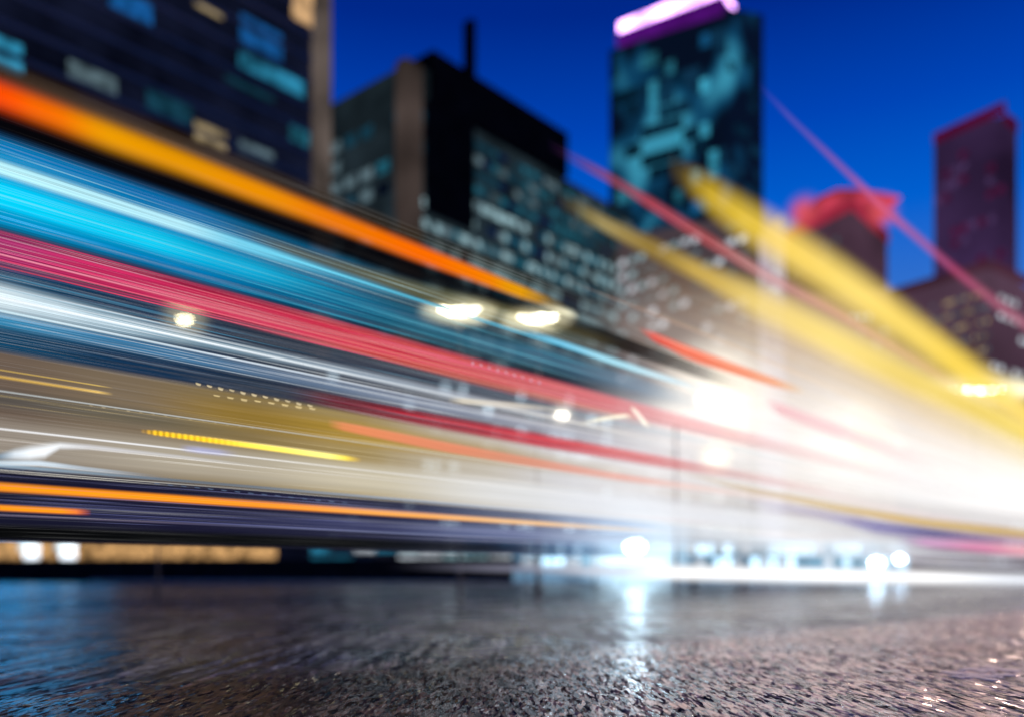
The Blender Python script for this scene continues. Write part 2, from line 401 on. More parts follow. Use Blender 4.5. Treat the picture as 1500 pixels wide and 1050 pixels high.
# corner block with the black crown
LC = 150.0; KC = 150 / 81
c0 = rp2(600, LC); c1 = rp2(925, LC); cL = (c0[0] + nrm[0] * 26 * KC, c0[1] + nrm[1] * 26 * KC); cB = (c1[0] + nrm[0] * 26 * KC, c1[1] + nrm[1] * 26 * KC)
M_black = surf('black_stone', (.006, .006, .007), .95, .3, .2, 0, 0)
M_slate = glow('slate_facade', (26, 36, 42), 1.0, .5, .06)
def b2_extra(root, child):
    a = Vector((*c0, 0)); e = (Vector((*c1, 0)) - a).normalized(); nn = Vector((e.y, -e.x, 0))
    def pos(x): return (Vector((*rp2(x, LC), 0)) - a).length
    mb = MB(); mb.obox(a, e, nn, pos(628), pos(826), 60 * KC, 66.5 * KC, -40, 1.5); child(mb, 'crown_storey', M_black)
    mb = MB(); mb.obox(a, e, nn, .5, pos(628), 60 * KC, 64 * KC, -46, .2); child(mb, 'upper_storey', M_slate)
    mb = MB(); mb.obox(a, e, nn, pos(622), pos(690), 46 * KC, 60 * KC, -.2, 1.2); child(mb, 'wall_panel', M_black)
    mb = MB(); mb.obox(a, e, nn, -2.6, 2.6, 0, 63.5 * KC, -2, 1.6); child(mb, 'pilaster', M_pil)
    mb = MB(); mb.obox(a, e, nn, pos(712), pos(712) + 1.7, 66 * KC, 77 * KC, -8, -5); child(mb, 'mast', M_black)
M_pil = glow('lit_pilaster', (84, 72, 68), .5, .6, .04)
tB = 64.0
tR = 46
building('corner_block', 'dark corner office block with black top storey, tan corner pilaster and pale window rows',
         [c0, c1, cB, cL], [60 * KC] * 4, M_slate,
         [dict(side=0, bays=46, floors=7, z=(33 * KC, 51 * KC), lit=.5, run=9, w=.88, h=.46, mats=[G_pale, G_grey, G_pale, G_teal], seed=4, prio=2, lmat=M_slate),
          dict(side=0, bays=30, floors=4, z=(51 * KC, 59 * KC), lit=.4, run=6, w=.9, h=.5, mats=[G_teal, G_dteal, G_grey], seed=5, prio=1, lmat=M_slate),
          dict(side=0, bays=36, floors=12, z=(2, 33 * KC), lit=.3, run=5, w=.8, h=.5, mats=[G_teal, G_pale, G_grey], seed=6, lmat=M_slate),
          dict(side=3, bays=8, floors=20, z=(8, 59 * KC), lit=.5, run=2, w=.7, h=.55, mats=[G_grey, G_dteal, G_teal], seed=9)], extra=b2_extra)

# the tall centre tower
def poly(pts): return [((x - CX) / F * Y, Y) for x, Y in pts]
t0 = poly([(893, 325), (1065, 300), (1118, 312), (960, 345)])
def b3_extra(root, child):
    a = Vector((*t0[0], 0)); b = Vector((*t0[1], 0)); e = (b - a).normalized(); nn = Vector((e.y, -e.x, 0)); W_ = (b - a).length
    # the crown leans up to the right in one lit sweep
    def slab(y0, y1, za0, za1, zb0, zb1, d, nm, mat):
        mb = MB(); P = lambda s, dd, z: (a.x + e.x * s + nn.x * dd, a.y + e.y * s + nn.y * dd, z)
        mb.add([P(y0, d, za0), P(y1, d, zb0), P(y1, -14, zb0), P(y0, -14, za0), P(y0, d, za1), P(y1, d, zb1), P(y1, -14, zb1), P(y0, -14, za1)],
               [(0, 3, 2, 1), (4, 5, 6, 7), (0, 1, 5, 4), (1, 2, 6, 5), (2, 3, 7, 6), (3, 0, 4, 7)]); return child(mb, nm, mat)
    slab(W_ * .1, W_ * .95, 196.5, 200, 196, 200.5, 1.5, 'lit_crown', glow('lilac_crown', (232, 170, 255), 4.5, .5, .08))
    slab(W_ * .08, W_ * .97, 192, 196.5, 190, 196, 1.2, 'crown_halo', glow('violet_halo', (105, 25, 150), .45, .6, .05))  # violet halo of the crown, painted as a glowing slab
G_t1 = glow('tower_teal', (60, 160, 190), .6, .85, .035); G_t2 = glow('tower_blue', (20, 85, 130), .8, .8, .03); G_t3 = glow('tower_dim', (10, 40, 62), .9, .6, .04)
def tower_wall():
    m, t = newmat('tower_glass'); L = t.links.new  # cloudy teal light on the glass put into emission
    g = N(t, 'ShaderNodeNewGeometry'); mp = N(t, 'ShaderNodeMapping'); mp.inputs['Scale'].default_value = (.05, .05, .032); L(g.outputs['Position'], mp.inputs[0])
    no = N(t, 'ShaderNodeTexNoise'); no.inputs['Scale'].default_value = 1; no.inputs['Detail'].default_value = 1.5; L(mp.outputs[0], no.inputs['Vector'])
    r = N(t, 'ShaderNodeValToRGB'); L(no.outputs['Fac'], r.inputs[0]); el = r.color_ramp.elements
    el[0].position = .46; el[0].color = (*lin((5, 14, 28)), 1); el[1].position = .66; el[1].color = (*lin((62, 158, 188)), 1)
    q = el.new(.53); q.color = (*lin((14, 70, 104)), 1)
    e = N(t, 'ShaderNodeEmission'); L(r.outputs[0], e.inputs[0]); e.inputs[1].default_value = .8
    b = N(t, 'ShaderNodeBsdfPrincipled'); b.inputs['Base Color'].default_value = (.004, .006, .01, 1); b.inputs['Roughness'].default_value = .6; b.inputs['Specular IOR Level'].default_value = .1
    a = N(t, 'ShaderNodeAddShader'); o = N(t, 'ShaderNodeOutputMaterial'); L(e.outputs[0], a.inputs[0]); L(b.outputs[0], a.inputs[1]); L(a.outputs[0], o.inputs[0])
    m.cycles.emission_sampling = 'NONE'; return m
building('glass_tower', 'tall dark glass tower with teal lit floors and a lilac glowing slanted roof', t0, [192, 192, 197, 192], tower_wall(),
         [dict(side=0, bays=14, floors=36, z=(2, 186), lit=.3, run=3, w=.96, h=.9, mats=[G_t1, G_t2, G_t3, G_t3, G_t3, G_t3], dark=0, seed=21, ledge=False, prio=1),
          dict(side=1, bays=5, floors=36, z=(2, 180), lit=.16, run=1, w=.9, h=.7, mats=[G_t3], dark=0, seed=5, ledge=False)], extra=b3_extra)

# right towers
def trim_extra(pts, tops, col, st, w=1.6, corner=True):
    def ex(root, child):
        n = len(pts)
        mat = glow('edge_light', col, st, .6, .03)
        for i in (0, 1):
            a = Vector((*pts[i], 0)); b = Vector((*pts[(i + 1) % n], 0)); e = (b - a).normalized(); nn = Vector((e.y, -e.x, 0)); W_ = (b - a).length
            mb = MB(); mb.obox(a, e, nn, 0, W_ + .3 * (i == 0), tops[i] - w * 1.6, tops[i] + .2, -.2, .5 + i * .05); child(mb, 'roof_light_strip', mat)
            if i == 1 and corner: mb = MB(); mb.obox(a, e, nn, -.6, w - .6, tops[i] * .55, tops[i] - w * 1.7, -.2, .7); child(mb, 'corner_light_strip', mat)
    return ex
t1 = poly([(1368, 430), (1472, 400), (1490, 408), (1400, 450)])
building('slim_tower', 'slim mauve tower at the right edge with a crimson lit roof edge', t1, [213, 207, 207, 207], glow('mauve_wall', (48, 32, 62), 1.0, .5, .02),
         [dict(side=0, bays=8, floors=34, z=(4, 200), lit=.2, run=2, w=.8, h=.6, mats=[glow('mauve_win', (78, 56, 96), .8), glow('crimson_win', (92, 26, 68), .6)], dark=0, seed=2, ledge=False)],
         extra=trim_extra(t1, [213, 208], (105, 16, 66), .4, 3, False))
t2 = poly([(1150, 330), (1248, 300), (1300, 330), (1200, 360)])
def b5_extra(root, child):
    trim_extra(t2, [127, 127], (150, 40, 62), .8, 2.2, False)(root, child)
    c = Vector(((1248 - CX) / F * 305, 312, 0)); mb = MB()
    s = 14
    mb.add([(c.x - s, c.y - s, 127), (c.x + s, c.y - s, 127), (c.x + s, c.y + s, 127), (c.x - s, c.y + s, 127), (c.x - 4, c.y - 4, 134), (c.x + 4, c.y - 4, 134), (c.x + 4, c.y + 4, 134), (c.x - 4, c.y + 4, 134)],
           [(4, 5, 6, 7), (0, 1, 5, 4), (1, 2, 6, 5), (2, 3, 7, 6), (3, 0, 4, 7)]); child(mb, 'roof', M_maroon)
    for x, Y in ((1178, 318), (1288, 316)):  # red corner glow painted on balls, no lamp inside
        p = at(x, 312, Y); mb = MB(); mb.ball(p, 9, 40, 26); o = child(mb, 'red_corner_glow', halo('red_glow', (245, 95, 105), .8, 9, 1.4)); 
M_maroon = glow('coral_roof', (205, 66, 88), .75, .7, .06)  # coral glow across the roof put into emission
building('red_roofed_tower', 'broad dark tower with a red lit hipped roof and glowing red corners', t2, [127] * 4, glow('umber_wall', (66, 46, 60), 1.0, .4, .03),
         [dict(side=0, bays=12, floors=24, z=(4, 118), lit=.1, run=2, w=.6, h=.4, mats=[G_warm, G_grey], dark=0, seed=3, ledge=False)], extra=b5_extra)
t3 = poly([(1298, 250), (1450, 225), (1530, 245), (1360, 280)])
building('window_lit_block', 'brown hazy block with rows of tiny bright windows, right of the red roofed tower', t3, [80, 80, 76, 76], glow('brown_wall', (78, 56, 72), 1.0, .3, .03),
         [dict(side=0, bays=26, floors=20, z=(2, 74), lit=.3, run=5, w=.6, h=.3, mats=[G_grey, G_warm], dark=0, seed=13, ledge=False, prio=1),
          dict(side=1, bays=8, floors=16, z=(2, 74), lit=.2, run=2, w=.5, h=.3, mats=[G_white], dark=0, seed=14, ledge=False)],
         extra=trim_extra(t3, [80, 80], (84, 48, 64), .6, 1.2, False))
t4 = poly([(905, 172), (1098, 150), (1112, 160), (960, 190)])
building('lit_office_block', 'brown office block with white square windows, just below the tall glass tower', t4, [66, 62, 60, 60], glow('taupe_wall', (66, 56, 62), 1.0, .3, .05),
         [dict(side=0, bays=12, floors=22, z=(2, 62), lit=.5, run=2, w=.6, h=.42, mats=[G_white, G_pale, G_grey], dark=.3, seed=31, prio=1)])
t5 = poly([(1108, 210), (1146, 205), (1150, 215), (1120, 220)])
building('lilac_lit_tower', 'narrow pale lilac glowing tower in the middle of the skyline', t5, [80, 84, 80, 80], glow('lilac_wall', (205, 195, 220), .8, .25, .05),  # lilac glow put into the wall's emission
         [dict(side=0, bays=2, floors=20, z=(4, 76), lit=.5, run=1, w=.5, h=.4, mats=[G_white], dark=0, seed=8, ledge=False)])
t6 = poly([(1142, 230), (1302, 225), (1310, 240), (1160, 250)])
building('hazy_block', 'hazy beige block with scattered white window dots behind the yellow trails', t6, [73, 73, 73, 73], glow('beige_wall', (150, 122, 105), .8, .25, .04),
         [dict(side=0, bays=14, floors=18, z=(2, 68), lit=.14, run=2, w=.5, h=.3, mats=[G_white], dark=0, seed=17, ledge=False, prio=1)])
G_beam = glow('bright_room', (205, 230, 245), 3.0, .5, .3)
t7 = poly([(480, 150), (905, 175), (905, 190), (480, 170)])
building('low_terrace', 'long low terrace of dim blue windows behind the red and white trails', t7, [38, 40, 36, 36], glow('dusk_wall', (28, 34, 48), 1.0, .4, .05),
         [dict(side=0, bays=34, floors=10, z=(1, 36), lit=.3, run=3, w=.6, h=.5, mats=[G_beam, G_grey, G_pale, G_dteal], dark=.1, seed=41, ledge=False)])
# far street level
t8 = poly([(-200, 132), (405, 134), (405, 140), (-200, 140)])
building('lit_market_hall', 'long low hall glowing amber at street level on the far left', t8, [6.2, 5.6, 5.6, 6.2], glow('amber_wall', (214, 165, 108), .72, .8, .9), [],
         extra=lambda root, child: [child((lambda mb: (mb.obox(Vector((*t8[0], 0)), Vector((1, 0, 0)), Vector((0, -1, 0)), 24 + i * 5.5, 26.2 + i * 5.5, 2.9, 5.9, 0, .5), mb)[1])(MB()), 'window', glow('lamp_window', (235, 245, 255), 2.0, .2)) for i in range(2)])
t9 = poly([(455, 134), (750, 128), (750, 134), (455, 140)])
building('glass_shop_row', 'low dark shop row with pale blue lit glass fronts beside the amber hall', t9, [6.0, 6.6, 6.6, 6.0], glow('shop_wall', (20, 22, 34), 1.0, .4, .5),
         [dict(side=0, bays=9, floors=2, z=(2.0, 6.0), lit=.5, run=3, w=.9, h=.75, mats=[G_cyan, G_pale, G_white], dark=.4, seed=51, ledge=False)])
t10 = poly([(752, 110), (1330, 104), (1330, 112), (752, 118)])
G_bright = glow('bright_glass', (190, 230, 255), 2.0, .5, .25)
building('glass_pavilion', 'long glass pavilion glowing white and blue at street level in the centre', t10, [5.2, 5.0, 5.0, 5.2], glow('pavilion_wall', (120, 165, 200), .8, .4, .3),
         [dict(side=0, bays=44, floors=2, z=(1.6, 4.8), lit=.75, run=5, w=.78, h=.72, mats=[G_bright, G_white, G_cyan], dark=.6, seed=52)])
wl = MB(); q0 = at(-900, 838, 131); q1 = at(960, 838, 108); e = (q1 - q0).normalized(); e.z = 0; nn = Vector((e.y, -e.x, 0))
wl.obox((q0.x, q0.y), e, nn, 0, (q1 - q0).length, 0, 2.75, -.4, 0); wl.obox((q0.x, q0.y), e, nn, 0, (q1 - q0).length, 2.753, 3.0, -.5, .1)
tag(wl.build('boundary_wall', surf('black_wall', (.008, .009, .012), .6, .4, .8, 0, 0)), 'low glossy black wall along the far side of the road', 'wall')

# ------------------------------------------------------------------ lamps
M_pole = surf('pole_metal', (.05, .05, .05), .6, .2, 3, .3)
def lamp(x, y, Y, label, col=(255, 245, 225), st=12, r=.22, hr=1.3, power=2.2, arm=1.2, twin=False, group='street lamps', hs=1.6):
    p = at(x, y, Y); root = empty('street_lamp', (p.x, p.y, 0))
    mb = MB(); ax = -arm
    mb.tube([(ax, 0, 0), (ax, 0, .5), (ax, 0, .52), (ax, 0, p.z + .2)], [.1, .1, .05, .035], 10); mb.build('pole', M_pole, root)
    mb = MB(); mb.tube([(ax, 0, p.z + .15), (ax * .5, 0, p.z + .42), (0, 0, p.z + .25)], [.04, .035, .03], 8); mb.build('arm', M_pole, root)
    hd = MB(); hd.ball((0, 0, p.z + .12), .3, 16, 8, (1.3, .7, .4)); h = hd.build('lamp_head', M_pole, root, True)
    g = MB(); g.ball((0, 0, p.z), r, 16, 10, (1.2, .8, .8)); g.build('bulb', glow('bulb_light', col, st, .1, .2, 'AUTO'), h, True)
    g = MB(); g.ball((0, 0, p.z), hr, 28, 18); g.build('glow', halo('lamp_glow', col, hs, 6, 1.5), h, True)
    tag(root, label, 'street lamp', group); return root
lamp(1040, 585, 62, 'brightest white street lamp, right of the blue trail end', st=160, r=.7, hr=5.5, hs=1.6)
lamp(270, 468, 40, 'small warm street lamp glowing just under the pink trail', st=400, r=.26, hr=1.4, hs=3.5, col=(255, 240, 190))
lamp(823, 607, 50, 'small warm lamp under the red trail near the centre', st=60, r=.25, hr=.9)
lamp(1047, 668, 55, 'white street lamp directly below the brightest lamp', st=14, r=.3, hr=1.5)
lamp(1242, 640, 80, 'white street lamp lost in the glare beneath the pink streak', st=40, r=.5, hr=5, hs=1.3)
lamp(1308, 652, 88, 'second white lamp in the glare, beside the first', st=12, r=.3, hr=1.6)
lamp(40, 800, 125, 'leftmost of the two white lamps in front of the amber hall', st=14, r=.26, hr=1.6, arm=.6, col=(225, 245, 255))
lamp(92, 800, 125, 'right one of the two white lamps in front of the amber hall', st=12, r=.24, hr=1.4, arm=.6, col=(225, 245, 255))
lamp(930, 800, 70, 'low blazing blue white headlight glare in front of the glass pavilion', st=420, r=.6, hr=5.5, hs=2, arm=.8, col=(200, 235, 255))  # vehicle headlight glare, set on an added lamp post
lamp(1284, 824, 80, 'low blue white headlight by the road at the right of the pavilion', st=260, r=.45, hr=1.5, arm=.6, col=(195, 230, 255))  # headlights of an oncoming vehicle, here too on added posts
lamp(1318, 818, 85, 'smaller blue headlight beside the low blue white one', st=220, r=.35, hr=1.2, arm=.6, col=(190, 225, 255))
lamp(898, 692, 58, 'tiny warm lamp low over the salmon trail', st=10, r=.16, hr=.5)
def flood(x, y, Y, label, w=2.2, st=14):
    p = at(x, y, Y); root = empty('floodlight', (p.x, p.y, 0))
    mb = MB(); mb.tube([(0, .3, 0), (0, .3, p.z + .3)], [.1, .06], 8); mb.build('pole', M_pole, root)
    mb = MB()
    for i, (dx, dz, rr) in enumerate(((-w * .5, .12, .16), (-w * .2, 0, .34), (w * .1, .02, .42), (w * .35, .02, .3), (w * .55, .12, .14))):
        mb.ball((dx, 0, p.z + dz), rr * .65, 14, 8, (1.5, .6, .6))
    h = mb.build('lamp_cluster', glow('flood_light', (255, 248, 215), st, .2), root, True)
    g = MB(); g.ball((0, 0, p.z), w * 1.1, 36, 24, (1.3, .5, .55)); g.build('glow', halo('flood_glow', (255, 246, 205), max(1.6, st * .014), 9, 1.5), h, True)
    tag(root, label, 'floodlight', 'floodlights over the road')
flood(672, 457, 42, 'left floodlight cluster under the end of the orange trail', 1.5, 260)
flood(787, 468, 42, 'right floodlight cluster under the end of the orange trail', 1.4, 260)
flood(1430, 571, 108, 'wide floodlight crossing the yellow trail at the right edge', 5.5, 120)
for x, y0_, Yp, lb in ((990, 625, 48, 'short thin bare pole in front of the white glare'), (1090, 445, 62, 'tall thin bare pole beside the brown office block')):
    p = at(x, y0_, Yp); mb = MB(); mb.tube([(p.x, p.y, 0), (p.x, p.y, p.z * .5), (p.x, p.y, p.z)], [.11, .09, .06], 10); mb.ball((p.x, p.y, p.z), .12)
    tag(mb.build('pole', surf('pale_pole', (.5, .45, .4), .5), None, True), lb, 'pole')

# ------------------------------------------------------------------ the bus side as glowing bands, streaked light put into their colour, and the trails
bus = empty('bus', (*rp2(300, 9.5), 0)); bus_parts = []
def part(name, yt, yb, keys, L=9.5, **kw):
    bus_parts.append(vtrail(name, kw.pop('label', None), yt, yb, keys, L, parent=bus, **kw))
BLK = (6, 5, 8)
part('roof_edge', 150, 212, [(-400, BLK, .97), (600, BLK, .93), (700, BLK, .8), (800, BLK, .82), (900, (12, 8, 8), .94), (1000, (20, 15, 18), .75), (1120, (40, 30, 30), 0)], soft=.25, amt=.03, label='black roof edge under the orange trail')
part('window_band', 190, 345, [(-400, (0, 130, 200), 1), (0, (0, 150, 205), 1), (250, (0, 120, 178), 1), (450, (0, 88, 128), .97), (600, (12, 60, 82), .85), (680, (22, 62, 80), .6), (760, (30, 62, 80), .5), (900, (45, 62, 82), .3), (1050, (90, 90, 110), 0)], soft=.18, lines=3, amt=.35, label='glowing cyan window band')
part('window_band', 375, 525, [(-400, (20, 70, 105), 1), (0, (16, 66, 98), 1), (200, (18, 48, 78), .93), (400, (32, 46, 66), .88), (600, (58, 64, 80), .75), (800, (110, 112, 125), .5), (1000, (190, 175, 175), .25), (1150, (220, 200, 195), 0)], soft=.1, lines=3, amt=.5, label='dark teal lower window band')
part('side_panel', 508, 688, [(-400, (100, 86, 76), 1), (0, (108, 92, 80), 1), (180, (122, 106, 86), 1), (350, (132, 112, 72), 1), (520, (160, 138, 88), 1), (700, (205, 195, 178), .85), (850, (228, 226, 228), .6), (1000, (245, 238, 236), .35), (1150, (250, 245, 242), 0)], soft=.03, lines=4, amt=.14, label='tan side panel, a band of streaked light')
part('side_panel', 600, 690, [(-400, (150, 142, 132), .8), (0, (156, 146, 134), .85), (300, (178, 168, 150), .9), (550, (205, 196, 174), .9), (750, (226, 227, 228), .85), (900, (238, 241, 248), .7), (1100, (240, 242, 250), .5), (1300, (250, 250, 255), 0)], L=9.4, soft=.35, lines=4, amt=.12, label='pale lower side panel, a band of streaked light')
part('skirt', 680, 795, [(-400, (24, 24, 44), 1), (0, (24, 24, 44), 1), (300, (24, 24, 48), 1), (550, (34, 36, 62), .96), (750, (60, 70, 105), .75), (900, (120, 150, 200), .5), (1050, (190, 215, 240), 0)], soft=.06, lines=3, amt=.12, label='dark navy skirt')
part('underbody', 762, 796, [(-400, (8, 8, 8), 1), (500, (10, 12, 14), 1), (700, (14, 18, 28), .9), (850, (40, 60, 90), .4), (950, (80, 110, 150), 0)], L=9.3, soft=.35, lines=3, amt=.1)
for o in bus_parts:
    o.data.transform(__import__('mathutils').Matrix.Translation(-bus.location))
tag(bus, 'long streaked side of a passing bus with cyan window band, tan panel and navy skirt', 'bus')

# top left
T = trail; V = vtrail
V('light_trail', 'dim brown blurred trail along the upper edge of the thick orange one', 78, 135, [(-400, (50, 30, 12), .8), (200, (60, 40, 18), .8), (500, (44, 30, 12), .75), (750, (50, 40, 12), .6), (930, (40, 32, 20), 0)], 5.0, soft=.5)
T('light_trail', 'thickest orange trail, red at its start, amber in the middle and yellow at its end',
  [(-400, -45, 25, (255, 60, 0), 1), (0, 106, 172, (255, 78, 0), 1), (70, 132, 197, (246, 108, 0), 1), (160, 166, 231, (236, 155, 0), 1), (260, 206, 265, (230, 150, 0), 1), (380, 255, 308, (238, 145, 0), 1), (500, 304, 350, (240, 122, 0), 1), (620, 353, 394, (255, 110, 0), 1), (700, 386, 421, (250, 125, 0), 1), (760, 411, 442, (235, 160, 0), .95), (830, 440, 463, (190, 150, 20), 0)], 5.0, soft=.42, lines=6, amt=.06)
V('light_trail', 'deep blue haze just above the white cyan trail', 186, 242, [(-400, (0, 90, 160), .9), (0, (0, 105, 175), .9), (250, (0, 95, 160), .8), (400, (0, 60, 90), .3), (500, (0, 40, 60), 0)], 9.0, soft=.7, lines=5)
V('light_trail', 'broad white cyan trail crossing the upper left', 230, 262, [(-400, (190, 240, 250), 1), (0, (185, 240, 250), 1), (250, (178, 232, 246), 1), (370, (110, 205, 235), .9), (520, (60, 170, 210), .4), (640, (60, 150, 190), 0)], 8.6, soft=.35, lines=4, amt=.3)
V('light_trail', 'bright cyan glow trail under the white cyan one', 252, 318, [(-400, (0, 205, 245), 1, 1.1), (0, (0, 212, 248), 1, 1.15), (200, (0, 206, 242), 1, 1.1), (350, (0, 180, 225), .9), (520, (0, 110, 150), .6), (700, (20, 90, 120), .3), (820, (30, 80, 110), 0)], 8.8, soft=.5, lines=4, amt=.16)
V('light_trail', 'fine pale cyan line beneath the bright cyan glow', 285, 287.5, [(-400, (130, 230, 250), .8), (250, (110, 215, 240), .8), (500, (60, 160, 190), .5), (640, (60, 140, 170), 0)], 8.2, soft=.4)
V('light_trail', 'thin sky blue line running on from the broad white cyan trail', 240, 248, [(300, (130, 220, 245), 0), (420, (110, 215, 245), 1), (640, (80, 190, 225), 1), (800, (90, 195, 230), 1), (960, (165, 225, 245), 1), (1040, (220, 240, 250), 0)], 8.3, soft=.4, lines=2)
T('light_trail', 'short thick blue white trail ending beside the brightest street lamp', [(740, 472, 478, (90, 170, 210), 0), (820, 496, 508, (110, 200, 235), .95), (900, 522, 538, (170, 228, 246), 1), (980, 548, 562, (215, 240, 250), 1), (1050, 572, 580, (250, 252, 255), 0)], 8.0, soft=.4, lines=3)
T('light_trail', 'meshed olive glow between the orange trail and the blue line', [(320, 318, 338, (100, 100, 70), 0), (450, 362, 392, (85, 84, 58), .75), (600, 405, 442, (96, 92, 52), .8), (760, 446, 492, (120, 108, 50), .55), (860, 476, 520, (110, 100, 60), .3), (930, 498, 530, (90, 80, 60), 0)], 8.9, soft=.4, lines=3, grid=1500)
T('light_trail', 'soft blue grey glow below the right end of the blue line', [(480, 440, 462, (20, 95, 130), 0), (640, 475, 505, (50, 110, 135), .6), (800, 505, 545, (75, 130, 160), .6), (950, 550, 590, (120, 160, 190), .6), (1080, 590, 620, (200, 210, 220), 0)], 8.9, soft=.4, lines=3, amod=.5)
# pink to red
V('light_trail', 'wide magenta trail turning crimson towards the centre', 332, 394, [(-400, (150, 40, 110), 1), (0, (165, 45, 105), 1), (150, (185, 38, 90), 1), (350, (190, 36, 74), 1), (550, (196, 34, 56), 1), (700, (205, 58, 72), .95), (850, (225, 95, 105), .85), (1000, (240, 140, 145), .65), (1200, (250, 205, 205), .5), (1400, (255, 235, 235), 0)], 8.7, soft=.28, lines=2.2, amt=.75)
for i, (y0, w, c, lb) in enumerate(((371, 3.6, (255, 150, 175), 'brightest pink hairline inside the magenta trail'), (362, 2, (235, 100, 145), 'faint upper pink hairline inside the magenta trail'), (380, 2.2, (240, 80, 120), 'lower rose hairline inside the magenta trail'), (389, 2.2, (225, 60, 85), 'crimson hairline along the lower rim of the magenta trail'), (348, 1.8, (200, 70, 130), 'thin mauve hairline at the upper rim of the magenta trail'))):
    V('light_trail', lb, y0, y0 + w, [(-400, c, .7), (100, c, .9), (400, (255, 125, 135), .9), (650, (255, 150, 120), .95), (850, (255, 185, 165), .9), (1050, (255, 225, 215), .7), (1250, (255, 245, 240), 0)], 8.2 - i * .03, soft=.4)
T('light_trail', 'broken orange red glitter under the crimson trail', [(330, 470, 476, (220, 60, 80), 0), (520, 508, 518, (225, 70, 60), .7), (700, 552, 566, (215, 95, 70), .7), (850, 588, 602, (225, 140, 110), .5), (1000, 622, 636, (250, 200, 180), 0)], 8.3, soft=.4, lines=2, amod=.8)
# white blue
T('light_trail', 'wide icy white trail fanning out at the left edge', [(-400, 330, 410, (225, 245, 250), 1, 1.2), (0, 405, 468, (228, 246, 252), 1, 1.2), (70, 424, 480, (215, 238, 248), 1, 1.1), (160, 448, 497, (185, 218, 234), .9), (300, 490, 515, (150, 185, 205), .7), (500, 530, 552, (170, 188, 205), .7), (720, 580, 600, (205, 212, 225), .6), (900, 620, 640, (235, 230, 235), 0)], 8.5, soft=.5, lines=2.2, amt=.3, amod=.25)
V('light_trail', 'sharp white line through the icy white trail', 433, 440, [(-400, (250, 252, 255), 1), (200, (238, 246, 252), 1), (400, (225, 235, 242), 1), (600, (205, 214, 224), .9), (850, (240, 235, 225), .8), (1100, (255, 250, 245), 0)], 8.1, soft=.4)
V('light_trail', 'second white line under the icy white trail', 452.5, 458, [(-400, (215, 240, 250), .9), (0, (205, 238, 250), 1), (350, (200, 216, 232), 1), (600, (190, 198, 212), .9), (800, (225, 220, 228), .6), (950, (240, 235, 235), 0)], 8.1, soft=.4)
V('light_trail', 'steel blue glow beneath the two white lines', 452, 484, [(-400, (50, 140, 185), .9), (0, (48, 140, 185), .9), (200, (50, 120, 165), .8), (450, (92, 116, 146), .8), (650, (140, 150, 172), .75), (850, (190, 190, 205), .5), (1000, (230, 220, 225), 0)], 8.6, soft=.4, lines=2.5, amt=.4)
V('light_trail', 'thin pale blue line slanting above the icy white trail', 421, 423.5, [(-200, (170, 215, 235), .4), (150, (165, 205, 225), .7), (300, (140, 170, 190), .5), (420, (120, 150, 170), 0)], 8.0, soft=.4)
# dark red, salmon, tan
T('light_trail', 'dark wine red trail in the middle, under the white lines', [(400, 556, 582, (60, 18, 34), 0), (500, 576, 604, (110, 18, 36), .9), (650, 604, 634, (150, 26, 46), .9), (800, 632, 660, (190, 42, 60), .85), (950, 660, 684, (220, 90, 95), .7), (1100, 688, 706, (240, 165, 160), .45), (1300, 728, 744, (255, 225, 220), 0)], 8.6, soft=.3, lines=2.4, amt=.7)
T('light_trail', 'red hairline within the dark wine red trail', [(500, 585, 588, (190, 30, 50), 0), (620, 609, 613, (215, 35, 55), 1), (800, 642, 646, (240, 60, 70), 1), (950, 668, 671, (245, 120, 110), .8), (1080, 692, 694, (255, 190, 170), 0)], 8.1, soft=.4)
T('light_trail', 'salmon trail starting at the centre on the gold panel', [(480, 612, 626, (245, 150, 100), 0), (510, 617, 634, (238, 142, 98), .9), (650, 644, 663, (236, 142, 108), .9), (760, 664, 682, (228, 145, 118), .8), (900, 690, 704, (240, 160, 145), .65), (1050, 712, 724, (250, 205, 190), .4), (1200, 736, 746, (255, 230, 220), 0)], 8.1, soft=.25, lines=3, amt=.15)
V('light_trail', 'olive gold shade across the middle of the tan panel', 520, 590, [(180, (140, 110, 60), 0), (350, (150, 118, 40), .7), (550, (176, 140, 44), .85), (700, (170, 138, 70), .7), (850, (185, 160, 115), .4), (1000, (220, 200, 170), 0)], 8.9, soft=.4, lines=4, amt=.2)
V('light_trail', 'grey sheen under the short yellow lines at the left', 560, 605, [(-400, (78, 74, 72), .8), (0, (84, 80, 76), .85), (200, (96, 92, 78), .7), (420, (110, 104, 80), 0)], 8.9, soft=.45, lines=4)
V('light_trail', 'upper of two short yellow lines at the left edge', 540, 543, [(-400, (215, 180, 90), .9), (100, (210, 175, 90), .9), (150, (225, 190, 100), .9), (166, (220, 180, 90), 0)], 8.0, soft=.4)
V('light_trail', 'lower of two short yellow lines at the left edge', 548, 555, [(-400, (205, 165, 80), .9), (100, (205, 165, 80), .9), (150, (225, 185, 95), .9), (166, (220, 180, 90), 0)], 8.0, soft=.4, lines=2, amt=.5)
V('light_trail', 'fine white line across the upper tan panel', 570.5, 574, [(-400, (215, 225, 230), .8), (300, (200, 205, 205), .75), (600, (225, 222, 205), .8), (850, (240, 240, 240), .6), (1000, (250, 250, 250), 0)], 8.05, soft=.45)
V('light_trail', 'white line across the lower tan panel', 625, 630, [(-400, (220, 222, 225), .8), (200, (240, 240, 242), .9), (500, (238, 234, 225), .9), (750, (240, 240, 240), .8), (950, (250, 250, 252), 0)], 8.05, soft=.45)
V('light_trail', 'very fine cream line low on the tan panel', 642, 644.5, [(-400, (200, 180, 175), .5), (300, (225, 220, 212), .6), (700, (235, 232, 228), .6), (900, (250, 250, 252), 0)], 8.05, soft=.45)
